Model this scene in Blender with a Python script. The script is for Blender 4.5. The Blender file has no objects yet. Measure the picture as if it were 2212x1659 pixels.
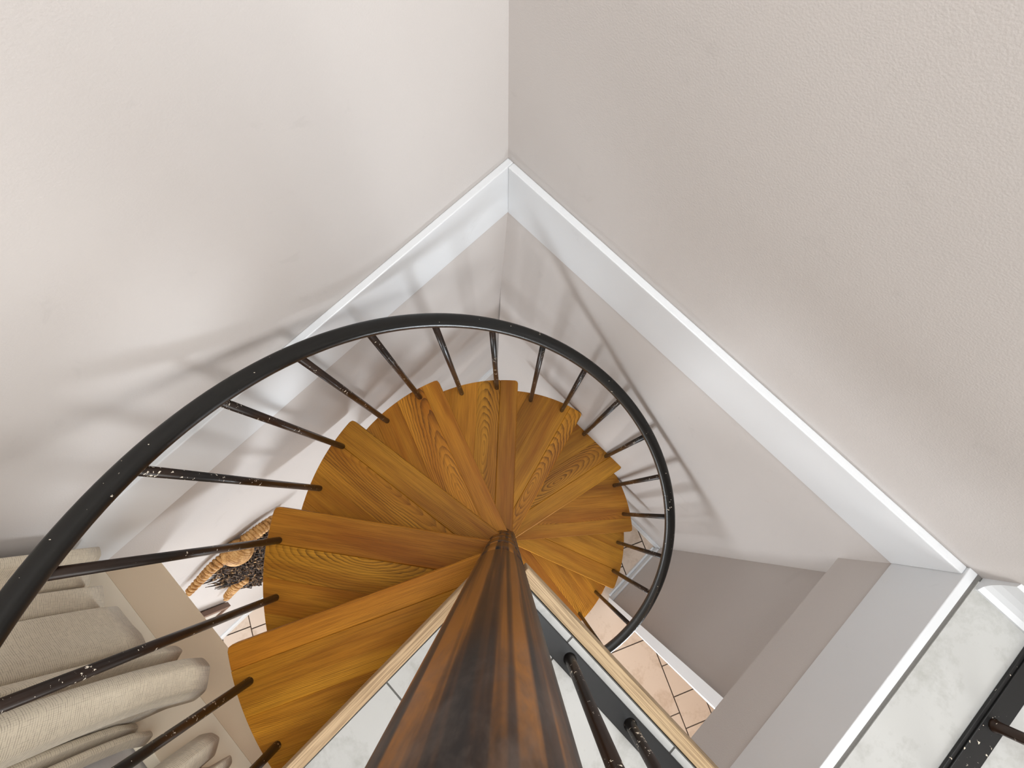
import bpy, bmesh, math, random
from mathutils import Vector, Matrix
random.seed(7)
S = bpy.context.scene
COL = S.collection
pi = math.pi

# ------------------------------------------------------------------ layout
# stair pole stands at the origin; (u, v) run along the two stairwell walls from their corner
CX, CY = -0.0282, 1.0693
DR = (0.73100, -0.68237)
DL = (-0.68237, -0.73100)
def W(u, v, z=0.0):
    return Vector((CX + DR[0]*u + DL[0]*v, CY + DR[1]*u + DL[1]*v, z))
RISE = 0.224746
STEP = 0.485700
PH0 = -1.135759
ZF = 11*RISE                 # upper floor level
ZT, ZB, ZM = 2.4633, 2.2382, 2.0105
CAMZ = 3.698
HEAD = 5.0                   # upper ceiling

# ------------------------------------------------------------------ camera
cam_d = bpy.data.cameras.new('camera')
cam = bpy.data.objects.new('camera', cam_d); COL.objects.link(cam)
F = 1099.2346
cam_d.sensor_fit = 'HORIZONTAL'; cam_d.sensor_width = 36.0
cam_d.lens = F*36.0/2212.0
cam_d.clip_start = 0.01; cam_d.clip_end = 60
P_, R_ = 0.2368435, 0.0444299
fwd = Vector((0, math.sin(P_), -math.cos(P_))); up = Vector((0, math.cos(P_), math.sin(P_))); rt = Vector((1, 0, 0))
r2 = math.cos(R_)*rt + math.sin(R_)*up; u2 = -math.sin(R_)*rt + math.cos(R_)*up
M = Matrix((r2, u2, -fwd)).transposed().to_4x4()
M.translation = Vector((0.0097, 0.1518, CAMZ))
cam.matrix_world = M
S.camera = cam

# ------------------------------------------------------------------ world, exposure, lights
S.view_settings.view_transform = 'Standard'; S.view_settings.look = 'None'
S.view_settings.gamma = 1.0; S.view_settings.use_curve_mapping = False
S.view_settings.exposure = 0.82
wd = bpy.data.worlds.new('world'); S.world = wd; wd.use_nodes = True
wd.node_tree.nodes['Background'].inputs[0].default_value = (0.9, 0.95, 1.0, 1)
wd.node_tree.nodes['Background'].inputs[1].default_value = 0.5

def area(name, loc, target, size, energy, color=(1, 1, 1), size_y=None, spread=180):
    d = bpy.data.lights.new(name, 'AREA'); d.energy = energy; d.color = color
    d.size = size; d.spread = math.radians(spread)
    if size_y: d.shape = 'RECTANGLE'; d.size_y = size_y
    o = bpy.data.objects.new(name, d); COL.objects.link(o)
    o.location = loc
    o.rotation_euler = (Vector(target)-Vector(loc)).to_track_quat('-Z', 'Y').to_euler()
    return o
# unseen area lights added to brighten the upper walls, landing and treads
area('side_fill_upper', W(4.2, 1.55, 3.75), W(0.2, 0.4, 2.8), 2.0, 50, (0.985, 0.99, 0.985), 1.8)  # added lateral fill for both upper walls, grazing the floor
area('top_fill_upper', W(2.2, 1.9, 4.95), W(1.2, 1.0, 2.4), 1.2, 6, (0.99, 0.99, 1.0))  # added weak fill from overhead
area('top_fill_stairwell', W(0.95, 0.50, 4.95), W(0.7, 1.0, 2.0), 0.9, 28, (0.94, 0.975, 1.0))  # added overhead fill for treads, curtains and left return
# lower floor: stand-in for floor bounce, a warm lamp, an added side light
area('floor_bounce_lower_right', W(2.55, 1.12, 0.15), W(0.4, 0.45, 2.0), 0.68, 14.5, (0.87, 0.94, 1.0), None, 110)  # stands in for light bounced off the sunlit floor beyond the doorway
area('ceiling_light_lower_right', W(2.75, 1.3, 1.96), W(2.4, 1.1, 0), 0.5, 4.6, (1.0, 0.68, 0.42))
area('side_fill_lower_left', W(1.4, 3.7, 0.95), W(0.8, 0.0, 1.3), 1.1, 40, (0.89, 0.95, 1.0))  # unseen fill added to light the lower right wall

# ------------------------------------------------------------------ materials
def srgb(r, g, b):
    f = lambda c: (c/255/12.92) if c/255 <= 0.04045 else ((c/255+0.055)/1.055)**2.4
    return (f(r), f(g), f(b), 1)
class NT:
    def __init__(s, name):
        s.m = bpy.data.materials.new(name); s.m.use_nodes = True
        s.t = s.m.node_tree; s.b = s.t.nodes['Principled BSDF']
    def n(s, typ, **kw):
        nd = s.t.nodes.new(typ)
        for k, v in kw.items(): setattr(nd, k, v)
        return nd
    def l(s, a, b): s.t.links.new(a, b)
    def val(s, sock, v):
        if isinstance(v, (int, float, tuple)): sock.default_value = v
        else: s.l(v, sock)
    def math(s, op, a, b=0.0, c=None):
        nd = s.n('ShaderNodeMath', operation=op); s.val(nd.inputs[0], a); s.val(nd.inputs[1], b)
        if c is not None: s.val(nd.inputs[2], c)
        return nd.outputs[0]
    def noise(s, vec, scale, detail=3, rough=0.5, dist=0.0):
        nd = s.n('ShaderNodeTexNoise'); s.l(vec, nd.inputs['Vector'])
        nd.inputs['Scale'].default_value = scale; nd.inputs['Detail'].default_value = detail
        nd.inputs['Roughness'].default_value = rough; nd.inputs['Distortion'].default_value = dist
        return nd.outputs[0]
    def mapping(s, vec, scale=(1, 1, 1), loc=(0, 0, 0)):
        nd = s.n('ShaderNodeMapping'); s.l(vec, nd.inputs['Vector'])
        nd.inputs['Scale'].default_value = scale; nd.inputs['Location'].default_value = loc
        return nd.outputs[0]
    def ramp(s, fac, stops):
        nd = s.n('ShaderNodeValToRGB'); s.l(fac, nd.inputs[0]); e = nd.color_ramp.elements
        while len(e) < len(stops): e.new(0.5)
        for i, (p, c) in enumerate(stops): e[i].position = p; e[i].color = c if len(c) == 4 else (*c, 1)
        return nd.outputs[0]
    def mix(s, fac, a, b, mode='MIX'):
        nd = s.n('ShaderNodeMix', data_type='RGBA', blend_type=mode)
        s.val(nd.inputs[0], fac); s.val(nd.inputs[6], a); s.val(nd.inputs[7], b)
        return nd.outputs[2]
    def obj(s): return s.n('ShaderNodeTexCoord').outputs['Object']
    def seed(s):
        nd = s.n('ShaderNodeAttribute', attribute_type='OBJECT', attribute_name='seed'); return nd.outputs['Fac']
    def bump(s, h, strength, dist=0.01):
        nd = s.n('ShaderNodeBump'); s.l(h, nd.inputs['Height'])
        nd.inputs['Strength'].default_value = strength; nd.inputs['Distance'].default_value = dist
        s.l(nd.outputs[0], s.b.inputs['Normal'])
    def out(s, color=None, rough=None, **kw):
        if color is not None: s.val(s.b.inputs['Base Color'], color)
        if rough is not None: s.val(s.b.inputs['Roughness'], rough)
        for k, v in kw.items(): s.val(s.b.inputs[k], v)
        return s.m

def paint(name, col, rough=0.6, bump=0.12, scale=170, mottle=0.05):
    t = NT(name); o = t.obj()
    n = t.noise(o, scale, 2, 0.5); big = t.noise(o, 2.3, 3, 0.55)
    dark = tuple(c*(1-mottle) for c in col[:3]) + (1,)
    smudge = t.ramp(t.noise(o, 9.0, 4, 0.65, 0.6), [(0.30, (1, 1, 1)), (0.36, (0, 0, 0))])
    base = t.mix(big, dark, col)
    sm = t.mix(t.math('MULTIPLY', smudge, 0.10), base, tuple(c*0.6 for c in col[:3]) + (1,))
    t.bump(n, bump, 0.004)
    return t.out(sm, rough)
M_WALL = paint('wall_paint', srgb(203, 197, 193), 0.62, 0.10, 300)
M_WHITE = paint('white_trim_paint', srgb(223, 225, 227), 0.38, 0.05, 60, 0.03)
M_CEIL = paint('ceiling_paint', srgb(228, 224, 218), 0.7)
M_WALL_WARM = paint('warm_lit_wall_paint', srgb(224, 204, 174), 0.62, 0.10, 300)  # warm, bright light on the left return put into its paint colour
M_TRIM_WARM = paint('warm_lit_trim_paint', srgb(240, 229, 206), 0.45, 0.05, 60)  # white fascia with the warm light on it put into the colour

def oak(name, light, mid, dark, rough=0.5, coat=0.0, scale=1.0, ringw=1.0, porew=0.26):
    t = NT(name); o = t.obj(); sd = t.seed()
    sep = t.n('ShaderNodeSeparateXYZ'); t.l(o, sep.inputs[0]); X, Y, Z = sep.outputs
    off = t.n('ShaderNodeCombineXYZ'); 
    t.l(t.math('MULTIPLY', sd, 37.7), off.inputs[0]); t.l(t.math('MULTIPLY', sd, 19.3), off.inputs[1]); t.l(t.math('MULTIPLY', sd, 7.1), off.inputs[2])
    va = t.n('ShaderNodeVectorMath', operation='ADD'); t.l(o, va.inputs[0]); t.l(off.outputs[0], va.inputs[1]); v = va.outputs[0]
    # growth rings about a tilted axis: near the face they make cathedrals, far to one side straight grain
    fg = t.n('ShaderNodeAttribute', attribute_type='OBJECT', attribute_name='figure').outputs['Fac']
    s1 = t.math('FRACT', t.math('MULTIPLY', sd, 13.37)); s2 = t.math('FRACT', t.math('MULTIPLY', sd, 5.91)); s3 = t.math('FRACT', t.math('MULTIPLY', sd, 29.1))
    warp = t.noise(t.mapping(v, (2.6*scale, 7*scale, 3)), 1.0, 2, 0.45)
    warp2 = t.noise(t.mapping(v, (20*scale, 46*scale, 8)), 1.0, 3, 0.55)
    yo = t.math('ADD', Y, t.math('MULTIPLY', t.math('SUBTRACT', s1, 0.5), 0.06))
    yo = t.math('ADD', yo, t.math('MULTIPLY', t.math('SUBTRACT', 1.0, fg), 0.22))
    yo = t.math('ADD', yo, t.math('MULTIPLY', t.math('SUBTRACT', warp, 0.5), 0.040))
    zc = t.math('ADD', t.math('MULTIPLY', X, t.math('ADD', 0.13, t.math('MULTIPLY', s3, 0.15))), t.math('SUBTRACT', t.math('MULTIPLY', s2, 0.06), 0.03))
    zc = t.math('ADD', zc, t.math('MULTIPLY', t.math('SUBTRACT', t.noise(t.mapping(v, (3.2, 6, 3)), 1.0, 1, 0.4), 0.5), 0.035))
    r = t.math('SQRT', t.math('ADD', t.math('MULTIPLY', yo, yo), t.math('MULTIPLY', zc, zc)))
    r = t.math('ADD', r, t.math('MULTIPLY', t.math('SUBTRACT', warp2, 0.5), t.math('ADD', 0.0022, t.math('MULTIPLY', fg, 0.0045))))
    fr = t.math('FRACT', t.math('MULTIPLY', r, t.math('ADD', t.math('SUBTRACT', 300.0*scale, t.math('MULTIPLY', fg, 195.0)), t.math('MULTIPLY', s2, 30.0))))
    ring = t.ramp(fr, [(0.0, (0.0,)*3), (0.45, (0.16,)*3), (0.80, (0.75,)*3), (0.93, (1.0,)*3), (1.0, (0.0,)*3)])
    ring = t.math('MULTIPLY', ring, t.math('MULTIPLY', t.math('ADD', 0.72, t.math('MULTIPLY', fg, 0.28)), t.ramp(t.noise(t.mapping(v, (1.6, 15, 3)), 1.0, 3, 0.6), [(0.36, (0.25,)*3), (0.66, (1.0,)*3)])))
    fine = t.noise(t.mapping(v, (7, 420, 60)), 1.0, 3, 0.6)
    pores = t.ramp(fine, [(0.40, (1, 1, 1)), (0.56, (0, 0, 0))])
    tone = t.ramp(t.noise(t.mapping(v, (1.5, 12, 3)), 1.0, 3, 0.55), [(0.34, (0, 0, 0)), (0.64, (1, 1, 1))])
    c = t.mix(tone, mid, light)
    c = t.mix(t.math('MULTIPLY', ring, ringw), c, dark)
    c = t.mix(t.math('MULTIPLY', pores, t.math('ADD', porew, t.math('MULTIPLY', ring, 0.25))), c, dark)
    hsv = t.n('ShaderNodeHueSaturation'); t.l(c, hsv.inputs['Color'])
    t.l(t.math('ADD', 0.80, t.math('MULTIPLY', s2, 0.36)), hsv.inputs['Value'])
    t.l(t.math('ADD', 0.494, t.math('MULTIPLY', s3, 0.01)), hsv.inputs['Hue'])
    t.bump(t.math('ADD', t.math('MULTIPLY', fine, 0.6), t.math('MULTIPLY', ring, -0.4)), 0.10, 0.002)
    return t.out(hsv.outputs[0], rough, **{'Coat Weight': coat, 'Coat Roughness': 0.25, 'Specular IOR Level': 0.22})
M_OAK = oak('stained_oak', srgb(206, 142, 40), srgb(166, 102, 20), srgb(74, 40, 8))
M_OAKRAW = oak('bare_oak', srgb(208, 184, 148), srgb(192, 166, 128), srgb(112, 88, 62), 0.6, 0.0, 2.2, 0.25, 0.5)

def black_metal(name, base, rough=0.33, chips=0.66, brown=None):
    t = NT(name); o = t.obj(); sd = t.seed()
    va = t.n('ShaderNodeVectorMath', operation='ADD'); t.l(o, va.inputs[0]); t.l(t.math('MULTIPLY', sd, 11.0), va.inputs[1]); v = va.outputs[0]
    ch = t.noise(v, 95, 3, 0.62); zone = t.noise(v, 6, 2, 0.5)
    mask = t.ramp(t.math('ADD', ch, t.math('MULTIPLY', t.math('SUBTRACT', zone, 0.5), 0.35)), [(chips, (0, 0, 0)), (chips+0.012, (1, 1, 1))])
    c0 = base
    if brown: c0 = t.mix(t.ramp(t.noise(v, 3.0, 2, 0.5), [(0.42, (0, 0, 0)), (0.6, (1, 1, 1))]), base, brown)
    c = t.mix(mask, c0, srgb(226, 214, 196))
    t.bump(t.noise(v, 60, 2, 0.5), 0.06, 0.003)
    return t.out(c, rough, **{'Coat Weight': 0.12, 'Coat Roughness': 0.2, 'Specular IOR Level': 0.35})
M_RAIL = black_metal('black_handrail_paint', srgb(20, 19, 17), 0.34, 0.715)
M_BAL = black_metal('black_baluster_paint', srgb(20, 17, 15), 0.38, 0.675, srgb(42, 25, 13))
M_BAR = black_metal('black_guard_paint', srgb(26, 26, 26), 0.42, 0.73)

def pole_mat():
    t = NT('varnished_pole'); o = t.obj()
    st = t.noise(t.mapping(o, (52, 52, 0.5)), 1.0, 3, 0.5, 0.2)
    st2 = t.noise(t.mapping(o, (120, 120, 1.6)), 1.0, 2, 0.6)
    f = t.math('ADD', t.math('MULTIPLY', st, 0.78), t.math('MULTIPLY', st2, 0.25))
    c = t.ramp(f, [(0.42, srgb(18, 9, 3)), (0.50, srgb(66, 38, 11)), (0.58, srgb(140, 88, 26))])
    # dark grey reflection of the room painted into the pole's near end
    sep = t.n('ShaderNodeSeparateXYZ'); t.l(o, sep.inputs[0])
    refl_n = t.noise(t.mapping(o, (34, 34, 9)), 1.0, 4, 0.65, 0.4)
    h = t.math('ADD', sep.outputs[2], t.math('MULTIPLY', t.math('SUBTRACT', refl_n, 0.5), 0.75))
    refl = t.ramp(t.math('MULTIPLY', t.math('SUBTRACT', h, 1.42), 2.2), [(0.25, (0, 0, 0)), (0.75, (1, 1, 1))])
    refl_col = t.ramp(t.noise(t.mapping(o, (46, 46, 16)), 1.0, 4, 0.6), [(0.38, srgb(32, 25, 21)), (0.66, srgb(84, 73, 66))])
    c = t.mix(t.math('MULTIPLY', refl, 0.8), c, refl_col)
    t.bump(t.noise(t.mapping(o, (40, 40, 8)), 1.0, 3, 0.6), 0.16, 0.004)
    return t.out(c, 0.42, **{'Coat Weight': 0.10, 'Coat Roughness': 0.15, 'Specular IOR Level': 0.22})
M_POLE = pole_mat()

def tile_mat(name, light, dark, scale=5):
    t = NT(name); o = t.obj(); sd = t.seed()
    va = t.n('ShaderNodeVectorMath', operation='ADD'); t.l(o, va.inputs[0]); t.l(t.math('MULTIPLY', sd, 23.0), va.inputs[1]); v = va.outputs[0]
    n = t.noise(v, scale, 5, 0.62, 0.5); n2 = t.noise(v, scale*9, 3, 0.6)
    f = t.math('ADD', t.math('MULTIPLY', n, 0.75), t.math('MULTIPLY', n2, 0.25))
    c = t.ramp(f, [(0.34, dark), (0.50, light), (1.0, light)])
    t.bump(n2, 0.05, 0.003)
    return t.out(c, 0.42)
M_TILE_UP = tile_mat('pale_marbled_tile', srgb(192, 192, 189), srgb(170, 170, 165), 7)
M_TILE_LO = tile_mat('beige_floor_tile', srgb(212, 192, 174), srgb(192, 168, 146), 6)
def plain(name, col, rough=0.6, n_scale=40, var=0.15, bump=0.1):
    t = NT(name); o = t.obj(); n = t.noise(o, n_scale, 3, 0.6)
    c = t.mix(n, tuple(x*(1-var) for x in col[:3])+(1,), tuple(min(1, x*(1+var)) for x in col[:3])+(1,))
    t.bump(n, bump, 0.003); return t.out(c, rough)
M_GROUT = plain('grey_grout', srgb(112, 110, 106), 0.9, 150)
M_GROUT_LO = plain('dark_grout', srgb(72, 60, 52), 0.9, 150)
M_FRAME = plain('walnut_frame', srgb(120, 92, 76), 0.5)
M_CANVAS = plain('canvas_print', srgb(190, 182, 172), 0.8, 6, 0.2)
M_STEEL = plain('dark_steel', srgb(40, 36, 32), 0.5)

def fabric():
    t = NT('striped_linen'); uv = t.n('ShaderNodeTexCoord').outputs['UV']
    sep = t.n('ShaderNodeSeparateXYZ'); t.l(uv, sep.inputs[0]); U, V = sep.outputs[0], sep.outputs[1]
    wob = t.noise(t.mapping(uv, (4, 4, 1)), 1.0, 2, 0.5)
    a = t.math('SINE', t.math('MULTIPLY', t.math('ADD', V, t.math('MULTIPLY', wob, 0.012)), 2*pi/0.0043))
    b = t.math('SINE', t.math('MULTIPLY', U, 2*pi/0.0036))
    br = t.noise(t.mapping(uv, (60, 260, 1)), 1.0, 2, 0.6); br2 = t.noise(t.mapping(uv, (260, 40, 1)), 1.0, 2, 0.6)
    la = t.math('MULTIPLY', t.ramp(a, [(0.55, (0, 0, 0)), (0.95, (1, 1, 1))]), t.ramp(br, [(0.36, (0, 0, 0)), (0.58, (1, 1, 1))]))
    lb = t.math('MULTIPLY', t.ramp(b, [(0.6, (0, 0, 0)), (0.95, (1, 1, 1))]), t.ramp(br2, [(0.42, (0, 0, 0)), (0.66, (1, 1, 1))]))
    weave = t.noise(t.mapping(uv, (700, 700, 1)), 1.0, 2, 0.5)
    c = t.mix(weave, srgb(196, 182, 158), srgb(224, 212, 190))
    c = t.mix(t.math('MULTIPLY', la, 0.62), c, srgb(104, 90, 74))
    c = t.mix(t.math('MULTIPLY', lb, 0.45), c, srgb(120, 106, 90))
    t.bump(weave, 0.25, 0.001)
    return t.out(c, 0.9, **{'Sheen Weight': 0.2})
M_FAB = fabric()
def rope():
    t = NT('woven_seagrass'); o = t.obj(); n = t.noise(o, 45, 3, 0.6); n2 = t.noise(o, 260, 2, 0.6)
    c = t.ramp(t.math('ADD', t.math('MULTIPLY', n, 0.6), t.math('MULTIPLY', n2, 0.4)), [(0.34, srgb(128, 84, 40)), (0.5, srgb(196, 146, 84)), (0.66, srgb(226, 184, 124))])
    t.bump(n2, 0.4, 0.002); return t.out(c, 0.6)
M_ROPE = rope()
def thatch():
    t = NT('dark_thatch'); o = t.obj(); n = t.noise(o, 60, 3, 0.6)
    c = t.ramp(n, [(0.42, srgb(30, 20, 14)), (0.56, srgb(84, 60, 42)), (0.68, srgb(206, 168, 120))])
    return t.out(c, 0.8)
M_THATCH = thatch()

# ------------------------------------------------------------------ object helpers
WORIG = {}; WROT = {}
def mesh(name, verts, faces, mat, parent=None, kind=None, smooth=False, bevel=0.0, seg=2, seed=None, frame=None):
    """verts in world space; origin at the bounding-box centre; frame = rotation about z of the object's own axes"""
    vs = [Vector(v) for v in verts]
    lo = Vector([min(v[i] for v in vs) for i in range(3)]); hi = Vector([max(v[i] for v in vs) for i in range(3)])
    o0 = (lo+hi)/2
    rot = frame or 0.0
    R = Matrix.Rotation(-rot, 3, 'Z')
    me = bpy.data.meshes.new(name)
    me.from_pydata([tuple(R @ (v-o0)) for v in vs], [], faces); me.update()
    bm = bmesh.new(); bm.from_mesh(me)
    bmesh.ops.recalc_face_normals(bm, faces=bm.faces)
    if bevel:
        es = [e for e in bm.edges if len(e.link_faces) == 2 and e.calc_face_angle(0) > 0.6]
        bmesh.ops.bevel(bm, geom=es, offset=bevel, segments=seg, profile=0.5, affect='EDGES', clamp_overlap=True)
    bm.to_mesh(me); bm.free()
    me.materials.append(mat)
    if smooth:
        for p in me.polygons: p.use_smooth = True
    ob = bpy.data.objects.new(name, me); COL.objects.link(ob)
    p0 = WORIG[parent.name] if parent else Vector((0, 0, 0))
    pr = WROT.get(parent.name, 0.0) if parent else 0.0
    ob.location = Matrix.Rotation(-pr, 3, 'Z') @ (o0 - p0); ob.rotation_euler = (0, 0, rot-pr)
    if parent: ob.parent = parent
    WORIG[ob.name] = o0; WROT[ob.name] = rot
    if kind: ob['kind'] = kind
    ob['figure'] = 0.0; ob['seed'] = seed if seed is not None else random.random()
    return ob
def thing(name, loc, label=None, cat=None, group=None, kind=None):
    o = bpy.data.objects.new(name, None); o.empty_display_size = 0.1; COL.objects.link(o); o.location = loc
    WORIG[o.name] = Vector(loc)
    tag(o, label, cat, group, kind); return o
def tag(o, label=None, cat=None, group=None, kind=None):
    if label: o['label'] = label
    if cat: o['category'] = cat
    if group: o['group'] = group
    if kind: o['kind'] = kind
    return o
BOXF = [(0, 3, 2, 1), (4, 5, 6, 7), (0, 1, 5, 4), (1, 2, 6, 5), (2, 3, 7, 6), (3, 0, 4, 7)]
def box_uv(u0, u1, v0, v1, z0, z1):
    return [W(u, v, z) for z in (z0, z1) for (u, v) in ((u0, v0), (u1, v0), (u1, v1), (u0, v1))]
def uvbox(name, u0, u1, v0, v1, z0, z1, mat, **k):
    k.setdefault('frame', math.atan2(DR[1], DR[0]))
    return mesh(name, box_uv(u0, u1, v0, v1, z0, z1), BOXF, mat, **k)
def prism(poly, z0, z1):
    n = len(poly)
    vs = [(x, y, z0) for x, y in poly] + [(x, y, z1) for x, y in poly]
    fs = [tuple(range(n-1, -1, -1)), tuple(range(n, 2*n))] + [(i, (i+1) % n, n+(i+1) % n, n+i) for i in range(n)]
    return vs, fs
def tube(path, rad, n=12, caps=True):
    """round tube along a list of points; rad is a number or one per point"""
    pts = [Vector(p) for p in path]; vs = []; fs = []
    prev = None
    for i, p in enumerate(pts):
        t = (pts[min(i+1, len(pts)-1)]-pts[max(i-1, 0)]).normalized()
        ref = Vector((0, 0, 1)) if abs(t.z) < 0.9 else Vector((1, 0, 0))
        a = t.cross(ref).normalized() if prev is None else (prev - t*prev.dot(t)).normalized()
        prev = a; b = t.cross(a)
        r = rad[i] if isinstance(rad, (list, tuple)) else rad
        for k in range(n):
            th = 2*pi*k/n; vs.append(p + a*(r*math.cos(th)) + b*(r*math.sin(th)))
    for i in range(len(pts)-1):
        for k in range(n):
            k2 = (k+1) % n; fs.append((i*n+k, i*n+k2, (i+1)*n+k2, (i+1)*n+k))
    if caps:
        fs.append(tuple(range(n-1, -1, -1))); fs.append(tuple((len(pts)-1)*n+k for k in range(n)))
    return vs, fs
def merge(parts):
    V = []; Fc = []
    for v, f in parts:
        o = len(V); V += list(v); Fc += [tuple(i+o for i in q) for q in f]
    return V, Fc
def clip(poly, nx, ny, d):
    """keep the side nx*x+ny*y <= d"""
    out = []
    for i in range(len(poly)):
        a, b = poly[i], poly[(i+1) % len(poly)]
        da, db = nx*a[0]+ny*a[1]-d, nx*b[0]+ny*b[1]-d
        if da <= 0: out.append(a)
        if (da < 0 < db) or (db < 0 < da):
            t = da/(da-db); out.append((a[0]+(b[0]-a[0])*t, a[1]+(b[1]-a[1])*t))
    return out

# ------------------------------------------------------------------ the setting
U2, V2 = 4.4, 4.0            # far limits of the rooms
SU, SV = -0.062, 0.094       # how far out of plumb the lower walls are at the floor
def lean_wall(name, side, a0, a1, z0, z1, zref=2.24, back=0.10):
    vs = []
    for z in (z0, z1):
        k = max(0.0, 1-z/zref)
        if side == 'L':
            s = -0.004+SU*k; q = [(s-back, a0), (s, a0), (s, a1), (s-back, a1)]
        else:
            s = -0.004+SV*k; q = [(a0, s), (a0, s-back), (a1, s-back), (a1, s)]
        vs += [W(u, v, z) for u, v in q]
    return mesh(name, vs, BOXF, M_WALL, kind='structure')
# lower storey
uvbox('floor', -0.25, U2, -0.12, V2, -0.12, -0.006, M_GROUT_LO, kind='structure')
FLOOR = bpy.data.objects['floor']
lean_wall('wall_left', 'L', -0.02, V2, -0.006, 2.24)
lean_wall('wall_right', 'R', -0.02, U2, -0.006, 2.24)
uvbox('wall_back_lower', 1.583, 1.70, -0.02, 0.575, -0.006, ZM, M_WALL, kind='structure')
uvbox('wall_return_right', 1.5035, 1.62, -0.02, 1.70, ZM, ZB, M_WALL, kind='structure')
uvbox('wall_return_left', -0.02, 1.62, 1.5325, 1.65, ZM, ZB, M_WALL_WARM, kind='structure')
uvbox('ceiling_lower_right', 1.62, U2, -0.02, V2, ZM, 2.35, M_CEIL, kind='structure')
uvbox('ceiling_lower_left', -0.02, 1.62, 1.65, V2, ZM, 2.35, M_CEIL, kind='structure')
uvbox('wall_far_right', U2, U2+0.1, -0.12, V2, -0.12, HEAD, M_WALL, kind='structure')
uvbox('wall_far_left', -0.25, U2, V2, V2+0.1, -0.12, HEAD, M_WALL, kind='structure')
# upper storey
uvbox('wall_left_upper', -0.12, -0.022, -0.12, V2, ZB, HEAD, M_WALL, kind='structure')
uvbox('wall_right_upper', -0.022, U2, -0.12, -0.022, ZB, HEAD, M_WALL, kind='structure')
uvbox('wall_window_upper', -0.022, 1.62, 1.56, 1.66, ZB, HEAD, M_WALL, kind='structure')
uvbox('ceiling', -0.12, U2+0.1, -0.12, V2+0.1, HEAD, HEAD+0.1, M_CEIL, kind='structure')
uvbox('floor_upper', 1.521, U2, -0.022, V2, 2.35, ZF-0.0025, M_GROUT, kind='structure')
FLOOR_UP = bpy.data.objects['floor_upper']
# fascia boards round the stairwell, each with its flat top ledge
uvbox('trim_1', -0.022, 0.0, -0.022, 1.53, ZB, ZT, M_WHITE, kind='structure', bevel=0.003)
uvbox('trim_2', 0.0, 1.50, -0.022, 0.0, ZB, ZT, M_WHITE, kind='structure', bevel=0.003)
uvbox('trim_3', 1.50, 1.521, -0.022, 0.742, ZB, ZF-0.001, M_WHITE, kind='structure', bevel=0.002)
uvbox('trim_4', 0.0, 0.72, 1.53, 1.556, ZB+0.004, ZT, M_TRIM_WARM, kind='structure', bevel=0.002)
# baseboards
def base_uv(name, poly_fn, z1=0.085):
    vs = []
    for z in (-0.006, z1): vs += [W(u, v, z) for u, v in poly_fn(z)]
    return mesh(name, vs, BOXF, M_WHITE, kind='structure', bevel=0.002)
bl = lambda z: -0.004+SU*max(0, 1-z/2.24); br_ = lambda z: -0.004+SV*max(0, 1-z/2.24)
base_uv('baseboard_left', lambda z: [(bl(z), 0.12), (bl(z)+0.012, 0.12), (bl(z)+0.012, V2), (bl(z), V2)])
base_uv('baseboard_right', lambda z: [(0.02, br_(z)+0.012), (0.02, br_(z)), (1.583, br_(z)), (1.583, br_(z)+0.012)])
base_uv('baseboard_back', lambda z: [(1.571, br_(0.0)+0.012), (1.583, br_(0.0)+0.012), (1.583, 0.565), (1.571, 0.565)])
# quarter round at the foot of the back baseboard
uvbox('baseboard_back_shoe', 1.556, 1.571, 0.11, 0.555, -0.006, 0.018, M_WHITE, kind='structure', bevel=0.005)
# short raised white strip low on the left wall beside the corner
bl6 = lambda z: -0.004+SU*max(0, 1-z/2.24)
mesh('wall_strip', [W(u, v, z) for z in (0.335, 0.455) for u, v in ((bl6(z)-0.01, 0.06), (bl6(z)+0.012, 0.06), (bl6(z)+0.012, 0.62), (bl6(z)-0.01, 0.62))], BOXF, M_WHITE, kind='structure', bevel=0.003)
# white casing down the end of the back wall
v5, f5 = prism([(W(u, v).x, W(u, v).y) for u, v in ((1.568, 0.566), (1.71, 0.566), (1.71, 0.606), (1.600, 0.606))], 0.0, ZM)
mesh('trim_5', v5, f5, M_WHITE, kind='structure')
# cove baseboard along the upper right wall (concave profile, cut square at its end)
prof = [(-0.022, 0.0), (0.012, 0.0), (0.012, 0.008), (0.001, 0.016), (-0.006, 0.030), (-0.011, 0.05), (-0.013, 0.085), (-0.022, 0.09)]
vs = [W(1.532, v, ZF+z) for v, z in prof] + [W(U2, v, ZF+z) for v, z in prof]
n = len(prof)
mesh('baseboard_upper_right', vs, [tuple(range(n)), tuple(range(2*n-1, n-1, -1))] + [(i, n+i, n+(i+1) % n, (i+1) % n) for i in range(n)], M_WHITE, kind='structure')

# lower floor tiles: columns of large tiles between columns of small ones, turned 24.7 degrees
ang = math.radians(24.7); gc, gs = math.cos(ang), math.sin(ang)
def G2uv(s, t): return (s*gc - t*gs, s*gs + t*gc)
def lower_tile(s0, s1, t0, t1):
    g = 0.0035
    q = [G2uv(s, t) for s, t in ((s0+g, t0+g), (s1-g, t0+g), (s1-g, t1-g), (s0+g, t1-g))]
    cu = sum(a for a, b in q)/4; cv = sum(b for a, b in q)/4
    if not (-0.5 < cu < U2+0.3 and -0.4 < cv < V2+0.3): return
    poly = [(W(u, v).x, W(u, v).y) for u, v in q]
    # trim to the room
    for (u0, v0, nx, ny) in ((-0.2, 0, -DR[0], -DR[1]), (U2, 0, DR[0], DR[1]), (0, -0.08, -DL[0], -DL[1]), (0, V2, DL[0], DL[1])):
        w = W(u0, v0); poly = clip(poly, nx, ny, nx*w.x+ny*w.y)
        if len(poly) < 3: return
    v, f = prism(poly, -0.006, 0.0 + random.uniform(-0.0006, 0.0006))
    mesh('tile', v, f, M_TILE_LO, parent=FLOOR, frame=math.atan2(DR[1], DR[0])+ang)
PIT = 0.478+0.192
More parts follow.
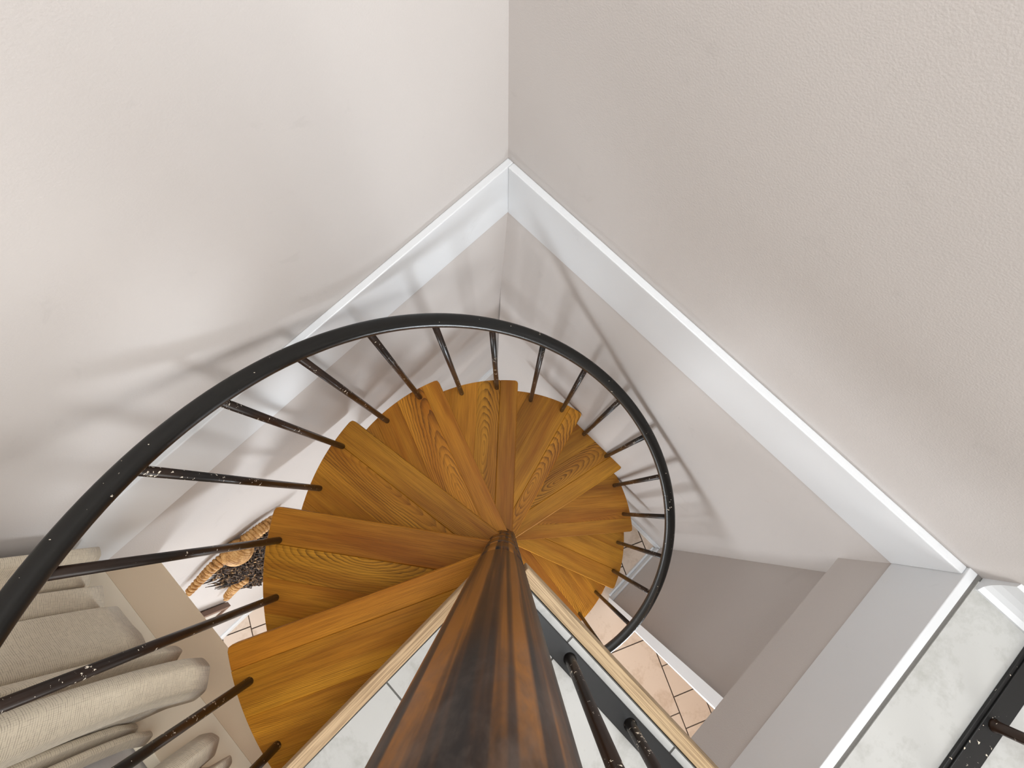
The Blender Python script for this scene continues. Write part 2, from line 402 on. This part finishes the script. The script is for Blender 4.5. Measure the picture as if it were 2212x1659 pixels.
for k in range(-5, 6):
    t0 = -0.308+PIT*k
    for i in range(-10, 16): lower_tile(1.99+0.478*(i-3), 1.99+0.478*(i-2), t0, t0+0.478)
    for i in range(-26, 32): 
        cu, cv = G2uv(2.18+0.1935*(i-6), t0-0.1)
        if cu < 3.0 and cv < 3.0: lower_tile(2.178+0.1935*(i-6), 2.178+0.1935*(i-5), t0-0.192, t0)
# upper floor tiles
def up_tile(par, u0, u1, v0, v1, name='tile'):
    g = 0.0022
    uvbox(name, u0+g, u1-g, v0+g, v1-g, ZF-0.005, ZF+random.uniform(-0.0004, 0.0004), M_TILE_UP, parent=par)
for i, u in enumerate([1.527, 1.831, 2.135, 2.439]):
    for j in range(3):
        v0 = -0.012 + 0.604*j
        up_tile(FLOOR_UP, u, u+0.304, max(-0.012, v0), v0+0.604)

# landing: tiled platform with bare oak edge boards, its corner on the pole
LAND = uvbox('floor_landing', 0.735, 1.53, 0.735, 1.555, ZF-0.125, ZF-0.005, M_GROUT, kind='structure')
us = [0.735, 0.956, 1.258, 1.53]; vs_ = [0.735, 0.787, 1.089, 1.391, 1.555]
for a in range(3):
    for b in range(4): up_tile(LAND, us[a], us[a+1], vs_[b], vs_[b+1])
uvbox('edge_board', 0.709, 0.735, 0.775, 1.53, ZF-0.125, ZF+0.002, M_OAKRAW, parent=LAND, frame=math.atan2(DL[1], DL[0]), bevel=0.003, seed=0.31)
uvbox('edge_board', 0.785, 1.50, 0.705, 0.733, ZF-0.125, ZF+0.002, M_OAKRAW, parent=LAND, bevel=0.003, seed=0.77)

# ------------------------------------------------------------------ spiral staircase
STAIR = thing('spiral_staircase', (0, 0, 0), 'dark iron spiral staircase with stained oak wedge treads winding round a brown pole', 'staircase')
RT_, TH, OFF = 0.738, 0.038, 0.042
FE = math.radians(11.6)
def tread_poly():
    """tread outline in its own frame, x outward along the middle of the wedge"""
    d1 = (math.cos(-FE), math.sin(-FE)); n1 = (math.sin(-FE), -math.cos(-FE))      # front edge, outward normal
    p1 = (n1[0]*OFF, n1[1]*OFF)
    a = math.asin(OFF/RT_)
    ac = -FE - a                      # outer corner angle
    ab = FE + a
    arc = [(RT_*math.cos(ac+(ab-ac)*i/26), RT_*math.sin(ac+(ab-ac)*i/26)) for i in range(27)]
    p2 = (p1[0], -p1[1])
    rad = 0.014                       # rounded nose corner
    c0 = arc[0]; q1 = (c0[0]-d1[0]*rad, c0[1]-d1[1]*rad); q2 = (RT_*math.cos(ac+rad/RT_), RT_*math.sin(ac+rad/RT_))
    mid = ((q1[0]+q2[0])/4+c0[0]/2, (q1[1]+q2[1])/4+c0[1]/2)
    arc = [q1, mid, q2] + arc[1:]
    return [p1] + arc + [p2]
TP = tread_poly()
widths = {10: [0.062, 0.118, 0.125], 9: [0.112, 0.10, 0.10], 8: [0.10, 0.13, 0.10], 7: [0.075, 0.12, 0.11], 6: [0.085, 0.105, 0.12], 5: [0.070, 0.12, 0.10],
          4: [0.085, 0.11, 0.11], 3: [0.075, 0.13, 0.10], 2: [0.11, 0.12, 0.10], 1: [0.09, 0.11, 0.12]}
seeds = {10: [.62, .13, .47, .83], 9: [.21, .58, .94, .36], 8: [.71, .05, .44, .9], 7: [.15, .66, .29, .52], 6: [.87, .40, .11, .64], 5: [.33, .78, .02, .55],
         4: [.48, .92, .24, .69], 3: [.57, .08, .74, .19], 2: [.96, .27, .61, .43], 1: [.38, .81, .16, .99]}
def rot2(p, a): return (p[0]*math.cos(a)-p[1]*math.sin(a), p[0]*math.sin(a)+p[1]*math.cos(a))
figures = {10: [0., .05, .1, 0.], 9: [0., .9, .0, .3], 8: [.35, 1., .0, .2], 7: [0., 1., 0., .4], 6: [0., 1., .1, 0.], 5: [1., .1, .6, 0.],
           4: [0., 1., .2, 0.], 3: [.25, .6, 0., 0.], 2: [.1, .5, 0., 0.], 1: [.1, .9, 0., 0.]}
for t in range(10, 0, -1):
    phi = PH0 + t*STEP; zt = t*RISE
    # backing board of the tread, set back from the edges, with the hub ring round the pole
    core = [(x*0.975, y*0.93) for x, y in TP]
    core = [(max(x, 0.03), y) for x, y in core]
    v1, f1 = prism([rot2(p, phi) for p in core], zt-TH, zt-0.012)
    ring = [(0.0598*math.cos(2*pi*k/32), 0.0598*math.sin(2*pi*k/32)) for k in range(32)]
    v2, f2 = prism(ring, zt-TH-0.03, zt-TH)
    V, Fc = merge([(v1, f1), (v2, f2)])
    TR = mesh('tread', V, Fc, M_STEEL, parent=STAIR)
    # planks, cut parallel to the front edge
    nx, ny = -math.sin(-FE), math.cos(-FE)       # inward normal of the front edge
    w0 = -OFF
    edges = [w0]
    for w in widths[t]: edges.append(edges[-1]+w)
    edges.append(1.0)
    for k in range(len(edges)-1):
        pl = clip(TP, nx, ny, edges[k+1]) if k < len(edges)-2 else TP
        pl = clip(pl, -nx, -ny, -edges[k]) if k else pl
        if len(pl) < 3: continue
        pw = [rot2(p, phi) for p in pl]
        v, f = prism(pw, zt-TH if k == 0 else zt-TH+0.001, zt)
        bv = 0.007 if k == 0 else 0.0009
        pk = mesh('plank', v, f, M_OAK, parent=TR, frame=phi-FE, bevel=bv, seg=3 if k == 0 else 1, seed=seeds[t][k])
        pk['figure'] = figures[t][k]

# centre pole with the fine seams of its sleeves
secs = []
z = 0.0
prof = [(0.0, 0.0)]
zs = [0.0]
path = []; rad = []
PR = 0.0594
for t in range(0, 12):
    zt = t*RISE
    for dz, r in ((0.0, PR), (0.0001, PR-0.0007), (0.0010, PR-0.0007), (0.0011, PR)):
        path.append((0, 0, zt+dz+0.03)); rad.append(r)
path = [(0, 0, 0)] + path + [(0, 0, 3.565), (0, 0, 3.575)]; rad = [PR] + rad + [PR, PR-0.006]
v, f = tube(path, rad, 64)
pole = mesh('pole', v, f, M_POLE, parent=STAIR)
for p in pole.data.polygons: p.use_smooth = len(p.vertices) == 4

# handrail: a flattened bar following the balusters
Rb, RB_R = 0.70, 0.0105
def rail_z(a):
    zf = 0.8364 + 0.2308*(a-PH0)/STEP
    return zf + 0.027*(CAMZ-zf)
def bal_ang(j):
    t = (j+1)//2
    return PH0 + t*STEP + (-0.1204 if j % 2 else 0.1204)
a0, a1 = bal_ang(1)-0.055, bal_ang(20)+0.36
N = 150; n = 16; V = []; Fc = []
for i in range(N+1):
    a = a0+(a1-a0)*i/N
    c = Vector((Rb*math.cos(a), Rb*math.sin(a), rail_z(a)))
    rad_ = Vector((math.cos(a), math.sin(a), 0)); tan = Vector((-math.sin(a)*Rb, math.cos(a)*Rb, 0.2308/STEP)).normalized(); nor = rad_.cross(tan)
    for k in range(n):
        th = 2*pi*k/n; cc, ss = math.cos(th), math.sin(th)
        x = math.copysign(abs(cc)**0.75, cc)*0.0205; y = math.copysign(abs(ss)**0.75, ss)*0.0175
        V.append(c + rad_*x + nor*y)
for i in range(N):
    for k in range(n):
        k2 = (k+1) % n; Fc.append((i*n+k, i*n+k2, (i+1)*n+k2, (i+1)*n+k))
Fc.append(tuple(range(n-1, -1, -1))); Fc.append(tuple(N*n+k for k in range(n)))
hr = mesh('handrail', V, Fc, M_RAIL, parent=STAIR)
for p in hr.data.polygons: p.use_smooth = len(p.vertices) == 4
for j in range(20, 0, -1):
    a = bal_ang(j); t = (j+1)//2
    b0 = Vector((Rb*math.cos(a), Rb*math.sin(a), t*RISE-0.02)); b1 = Vector((b0.x, b0.y, rail_z(a)-0.008))
    v, f = tube([b0, b0.lerp(b1, .5), b1], RB_R, 14)
    bo = mesh('baluster', v, f, M_BAL, parent=STAIR)
    for p in bo.data.polygons: p.use_smooth = len(p.vertices) == 4

# ------------------------------------------------------------------ guard rail on the landing edge
GUARD = thing('guard_rail', W(1.30, 0.772, ZF), 'black iron guard rail with flat bottom bar standing on the pale tiled landing', 'railing')
zb0, zb1 = ZF+0.0005, ZF+0.0125
uvbox('bottom_bar', 0.815, 1.725, 0.752, 0.797, zb0, zb1, M_BAR, parent=GUARD, bevel=0.0015)
uvbox('bottom_bar', 1.684, 1.730, -0.008, 0.749, zb0, zb1, M_BAR, parent=GUARD, bevel=0.0015)
uvbox('edge_strip', 1.676, 1.684, -0.008, 0.749, zb0, zb1-0.004, M_BAR, parent=GUARD, bevel=0.001)
spots = [(0.981+0.178*i, 0.772) for i in range(4)] + [(1.707, 0.22-0.178), (1.707, 0.22), (1.707, 0.398), (1.707, 0.576)]
for u, v in spots:
    p = W(u, v, 0); q = Vector((p.x, p.y, zb1)); e = Vector((p.x, p.y, ZF+1.02))
    vv, ff = tube([q, q+Vector((0, 0, 0.004)), q+Vector((0, 0, 0.009)), e], [0.0145, 0.0132, 0.0115, 0.0115], 16)
    bo = mesh('baluster', vv, ff, M_BAL, parent=GUARD)
    for pg in bo.data.polygons: pg.use_smooth = len(pg.vertices) == 4
uvbox('top_rail', 0.82, 1.727, 0.752, 0.792, ZF+1.02, ZF+1.05, M_RAIL, parent=GUARD, bevel=0.008)
uvbox('top_rail', 1.687, 1.727, -0.02, 0.752, ZF+1.02, ZF+1.05, M_RAIL, parent=GUARD, bevel=0.008)

# ------------------------------------------------------------------ curtains by the window wall
HEM = 2.40; ZTOP = 4.62
def lift(p):
    zh = p[2] if len(p) > 2 else HEM
    k = (CAMZ-zh)/(CAMZ-2.36)
    return (0.654+(p[0]-0.654)*k, min(1.535, 0.645+(p[1]-0.645)*k), zh)
def catmull(pts, m=10):
    out = []
    for i in range(len(pts)-1):
        p0, p1, p2, p3 = pts[max(i-1, 0)], pts[i], pts[i+1], pts[min(i+2, len(pts)-1)]
        for k in range(m):
            t = k/m
            out.append(tuple((2*t**3-3*t*t+1)*p1[d] + (t**3-2*t*t+t)*0.24*(p2[d]-p0[d]) + (3*t*t-2*t**3)*p2[d] + (t**3-t*t)*0.24*(p3[d]-p1[d]) for d in range(len(p0))))
    return out + [pts[-1]]
def curtain(name, hem_raw, label, utop0, utop1):
    hem = [(p[0], min(p[1], 1.535), p[2]) for p in catmull([lift(p) for p in hem_raw], 9)]
    L = [0.0]
    for a, b in zip(hem, hem[1:]): L.append(L[-1]+math.hypot(a[0]-b[0], a[1]-b[1]))
    NZ = 46; V = []; Fc = []; UV = []
    vm = sum(p[1] for p in hem)/len(hem)
    for iz in range(NZ+1):
        s = iz/NZ
        k = s**0.6
        for i, (u, v, zh) in enumerate(hem):
            z = zh + (ZTOP-zh)*s
            fu = i/(len(hem)-1)
            ut = utop0+(utop1-utop0)*fu
            vt = 1.455 + (v-vm)*0.55
            wob = 0.006*math.sin(9*s+u*25)*min(1, s*6)
            uu = u+(ut-u)*k*0.75+wob*0.5; vv = v+(vt-v)*k+wob
            clear = 0.762+math.sqrt(max(0, 0.72**2-(uu-0.75)**2))+0.015      # hangs clear of the handrail
            kk = min(1, max(0, (z-2.55)/0.25))
            vv = min(1.535+(vv-1.5)*0.15, max(vv, vv+(clear+(vv-1.38)*0.25-vv)*kk))
            V.append(W(uu, vv, z)); UV.append((L[i], z-HEM))
    m = len(hem)
    for iz in range(NZ):
        for i in range(m-1): Fc.append((iz*m+i, iz*m+i+1, (iz+1)*m+i+1, (iz+1)*m+i))
    o = mesh(name, V, Fc, M_FAB, smooth=True)
    ul = o.data.uv_layers.new(name='UVMap')
    for lp in o.data.loops: ul.data[lp.index].uv = UV[lp.vertex_index]
    sol = o.modifiers.new('thickness', 'SOLIDIFY'); sol.thickness = 0.0022; sol.offset = 0
    return tag(o, label, 'curtain')
curtain('curtain', [(-0.012, 1.52), (-0.004, 1.465), (0.012, 1.438), (0.032, 1.446), (0.046, 1.480), (0.069, 1.505), (0.066, 1.540), (0.070, 1.535), (0.095, 1.483), (0.142, 1.510), (0.131, 1.548), (0.150, 1.535),
                    (0.158, 1.486), (0.184, 1.483), (0.219, 1.482), (0.252, 1.479), (0.285, 1.487), (0.305, 1.520), (0.312, 1.47), (0.330, 1.437), (0.350, 1.431), (0.362, 1.462), (0.378, 1.455), (0.395, 1.408), (0.424, 1.405), (0.457, 1.440),
                    (0.456, 1.475), (0.425, 1.53, 2.43), (0.397, 1.60, 2.48), (0.385, 1.63, 2.49), (0.400, 1.60, 2.49), (0.412, 1.60, 2.49), (0.420, 1.63, 2.49), (0.436, 1.585, 2.48), (0.448, 1.585, 2.48), (0.452, 1.61, 2.48), (0.440, 1.63, 2.48)],
        'wide pleated beige linen curtain hanging against the left wall', 0.0, 0.30)
curtain('curtain', [(0.520, 1.56), (0.524, 1.51), (0.540, 1.486), (0.560, 1.480), (0.580, 1.508), (0.578, 1.545), (0.592, 1.53), (0.606, 1.484), (0.620, 1.490), (0.628, 1.52), (0.634, 1.56)],
        'narrow beige linen curtain edge at the bottom of the photo beside the wide curtain', 0.50, 0.62)
rv, rf = tube([W(-0.022, 1.47, 4.645), W(0.4, 1.47, 4.645), W(1.3, 1.47, 4.645)], 0.014, 12)
rod = mesh('curtain_rod', rv, rf, M_STEEL, smooth=True)
tag(rod, 'thin dark curtain rod carrying the beige linen curtains', 'rod')

# ------------------------------------------------------------------ woven wall hanging on the lower left wall
def HW(v, z, d=0.0):
    k = max(0, 1-z/2.24); return W(-0.004+SU*k+d, v, z)
HANG = thing('woven_wall_hanging', HW(1.62, 1.25), 'woven seagrass wall hanging with wrapped rope arms and dark thatch on the lower left wall', 'wall hanging')
def wrapped(name, pts, r0, r1, turns):
    """rope arm: a core wrapped by a coil of cord, tapering to its tip"""
    P = catmull3(pts, 14); N = len(P)
    parts = [tube(P, [(r0+(r1-r0)*i/(N-1))*0.62 for i in range(N)], 10)]
    coil = []; M_ = turns*14
    for i in range(M_+1):
        s = i/M_; x = s*(N-1); k = min(int(x), N-2); fr = x-k
        c = P[k].lerp(P[k+1], fr); t = (P[k+1]-P[k]).normalized()
        a = t.cross(Vector((DR[0], DR[1], 0))).normalized(); b = t.cross(a)
        r = (r0+(r1-r0)*s)*0.72; th = 2*pi*turns*s
        coil.append(c + a*(r*math.cos(th)) + b*(r*math.sin(th)))
    parts.append(tube(coil, [(r0+(r1-r0)*i/M_)*0.34 for i in range(M_+1)], 6))
    V, Fc = merge(parts)
    return mesh(name, V, Fc, M_ROPE, parent=HANG, smooth=True)
def catmull3(pts, m):
    out = []
    for i in range(len(pts)-1):
        p0, p1, p2, p3 = pts[max(i-1, 0)], pts[i], pts[i+1], pts[min(i+2, len(pts)-1)]
        for k in range(m):
            t = k/m; out.append(0.5*((2*p1) + (-p0+p2)*t + (2*p0-5*p1+4*p2-p3)*t*t + (-p0+3*p1-3*p2+p3)*t**3))
    return out + [pts[-1]]
wrapped('rope_arm', [HW(1.56, 1.555, .035), HW(1.62, 1.58, .035), HW(1.69, 1.565, .034), HW(1.775, 1.535, .032)], 0.026, 0.015, 15)
wrapped('rope_arm', [HW(1.49, 1.545, .035), HW(1.44, 1.53, .036), HW(1.39, 1.50, .036), HW(1.33, 1.44, .034)], 0.027, 0.021, 13)
wrapped('rope_arm', [HW(1.79, 1.045, .035), HW(1.84, 1.05, .035), HW(1.88, 1.025, .034), HW(1.945, 0.975, .030)], 0.030, 0.018, 11)
# ball of wound cord where the arms meet
bm_parts = []
for kx in range(13):
    zz = -0.9+1.8*kx/12; rr = 0.058*math.sqrt(max(0.05, 1-zz*zz)); ringp = []
    for q in range(25):
        th = 2*pi*q/24; ringp.append(HW(1.535+0.058*zz*0.8+rr*0.5*math.sin(th)*0.3, 1.55+rr*math.sin(th), 0.05+rr*0.75*math.cos(th)))
    bm_parts.append(tube(ringp, 0.0085, 6, caps=False))
V, Fc = merge(bm_parts); mesh('cord_ball', V, Fc, M_ROPE, parent=HANG, smooth=True)
# thatch: hundreds of short curved fibres
def thatch_part(poly, count, ln, seedv):
    rnd = random.Random(seedv); lo = [min(p[i] for p in poly) for i in (0, 1)]; hi = [max(p[i] for p in poly) for i in (0, 1)]
    def inside(x, y):
        c = False
        for i in range(len(poly)):
            a, b = poly[i], poly[i-1]
            if (a[1] > y) != (b[1] > y) and x < (b[0]-a[0])*(y-a[1])/(b[1]-a[1])+a[0]: c = not c
        return c
    parts = []
    back = [HW(x, y, 0.004) for x, y in poly] + [HW((x-sum(p[0] for p in poly)/len(poly))*0.85+sum(p[0] for p in poly)/len(poly), (y-sum(p[1] for p in poly)/len(poly))*0.85+sum(p[1] for p in poly)/len(poly), 0.02) for x, y in poly]
    nn = len(poly)
    parts.append((back, [tuple(range(nn, 2*nn)), tuple(range(nn-1, -1, -1))] + [(i, (i+1) % nn, nn+(i+1) % nn, nn+i) for i in range(nn)]))
    while count:
        x = rnd.uniform(lo[0], hi[0]); y = rnd.uniform(lo[1], hi[1])
        if not inside(x, y): continue
        count -= 1
        d = rnd.uniform(0.015, 0.045); a = -pi/2 + rnd.gauss(0.35, 0.75); l = ln*rnd.uniform(0.5, 1.2)
        p0 = HW(x, y, d); p1 = HW(x+math.cos(a)*l*0.5, y+math.sin(a)*l*0.5, d+rnd.uniform(0.0, 0.02)); p2 = HW(x+math.cos(a+0.6)*l, y+math.sin(a+0.6)*l, max(0.006, d-0.01))
        w = rnd.uniform(0.0022, 0.0048)
        parts.append(tube([p0, p1, p2], [w, w*1.1, w*0.4], 4))
    V, Fc = merge(parts)
    o = mesh('thatch', V, Fc, M_THATCH, parent=HANG); o['kind'] = 'stuff'; return o
thatch_part([(1.60, 1.53), (1.68, 1.47), (1.74, 1.34), (1.77, 1.22), (1.775, 1.08), (1.73, 1.0), (1.56, 1.02), (1.45, 1.2), (1.42, 1.42), (1.50, 1.50)], 620, 0.07, 3)
thatch_part([(1.80, 0.99), (1.87, 0.86), (1.90, 0.72), (1.82, 0.70), (1.74, 0.86), (1.74, 0.98)], 170, 0.06, 5)
# small frame low on the same wall
FR = thing('picture_frame', HW(2.22, 0.86), 'narrow brown picture frame low on the lower left wall', 'picture')
def hbox(name, v0, v1, z0, z1, d0, d1, mat):
    vs = [HW(v, z, d) for z in (z0, z1) for (v, d) in ((v0, d0), (v0, d1), (v1, d1), (v1, d0))]
    return mesh(name, vs, BOXF, mat, parent=FR, bevel=0.0015)
hbox('canvas', 2.075, 2.42, 0.78, 1.28, 0.008, 0.024, M_CANVAS)
hbox('frame_side', 2.055, 2.075, 0.76, 1.30, 0.006, 0.034, M_FRAME)
hbox('frame_side', 2.42, 2.44, 0.76, 1.30, 0.006, 0.034, M_FRAME)
hbox('frame_rail', 2.075, 2.42, 0.76, 0.78, 0.006, 0.034, M_FRAME)
hbox('frame_rail', 2.075, 2.42, 1.28, 1.30, 0.006, 0.034, M_FRAME)
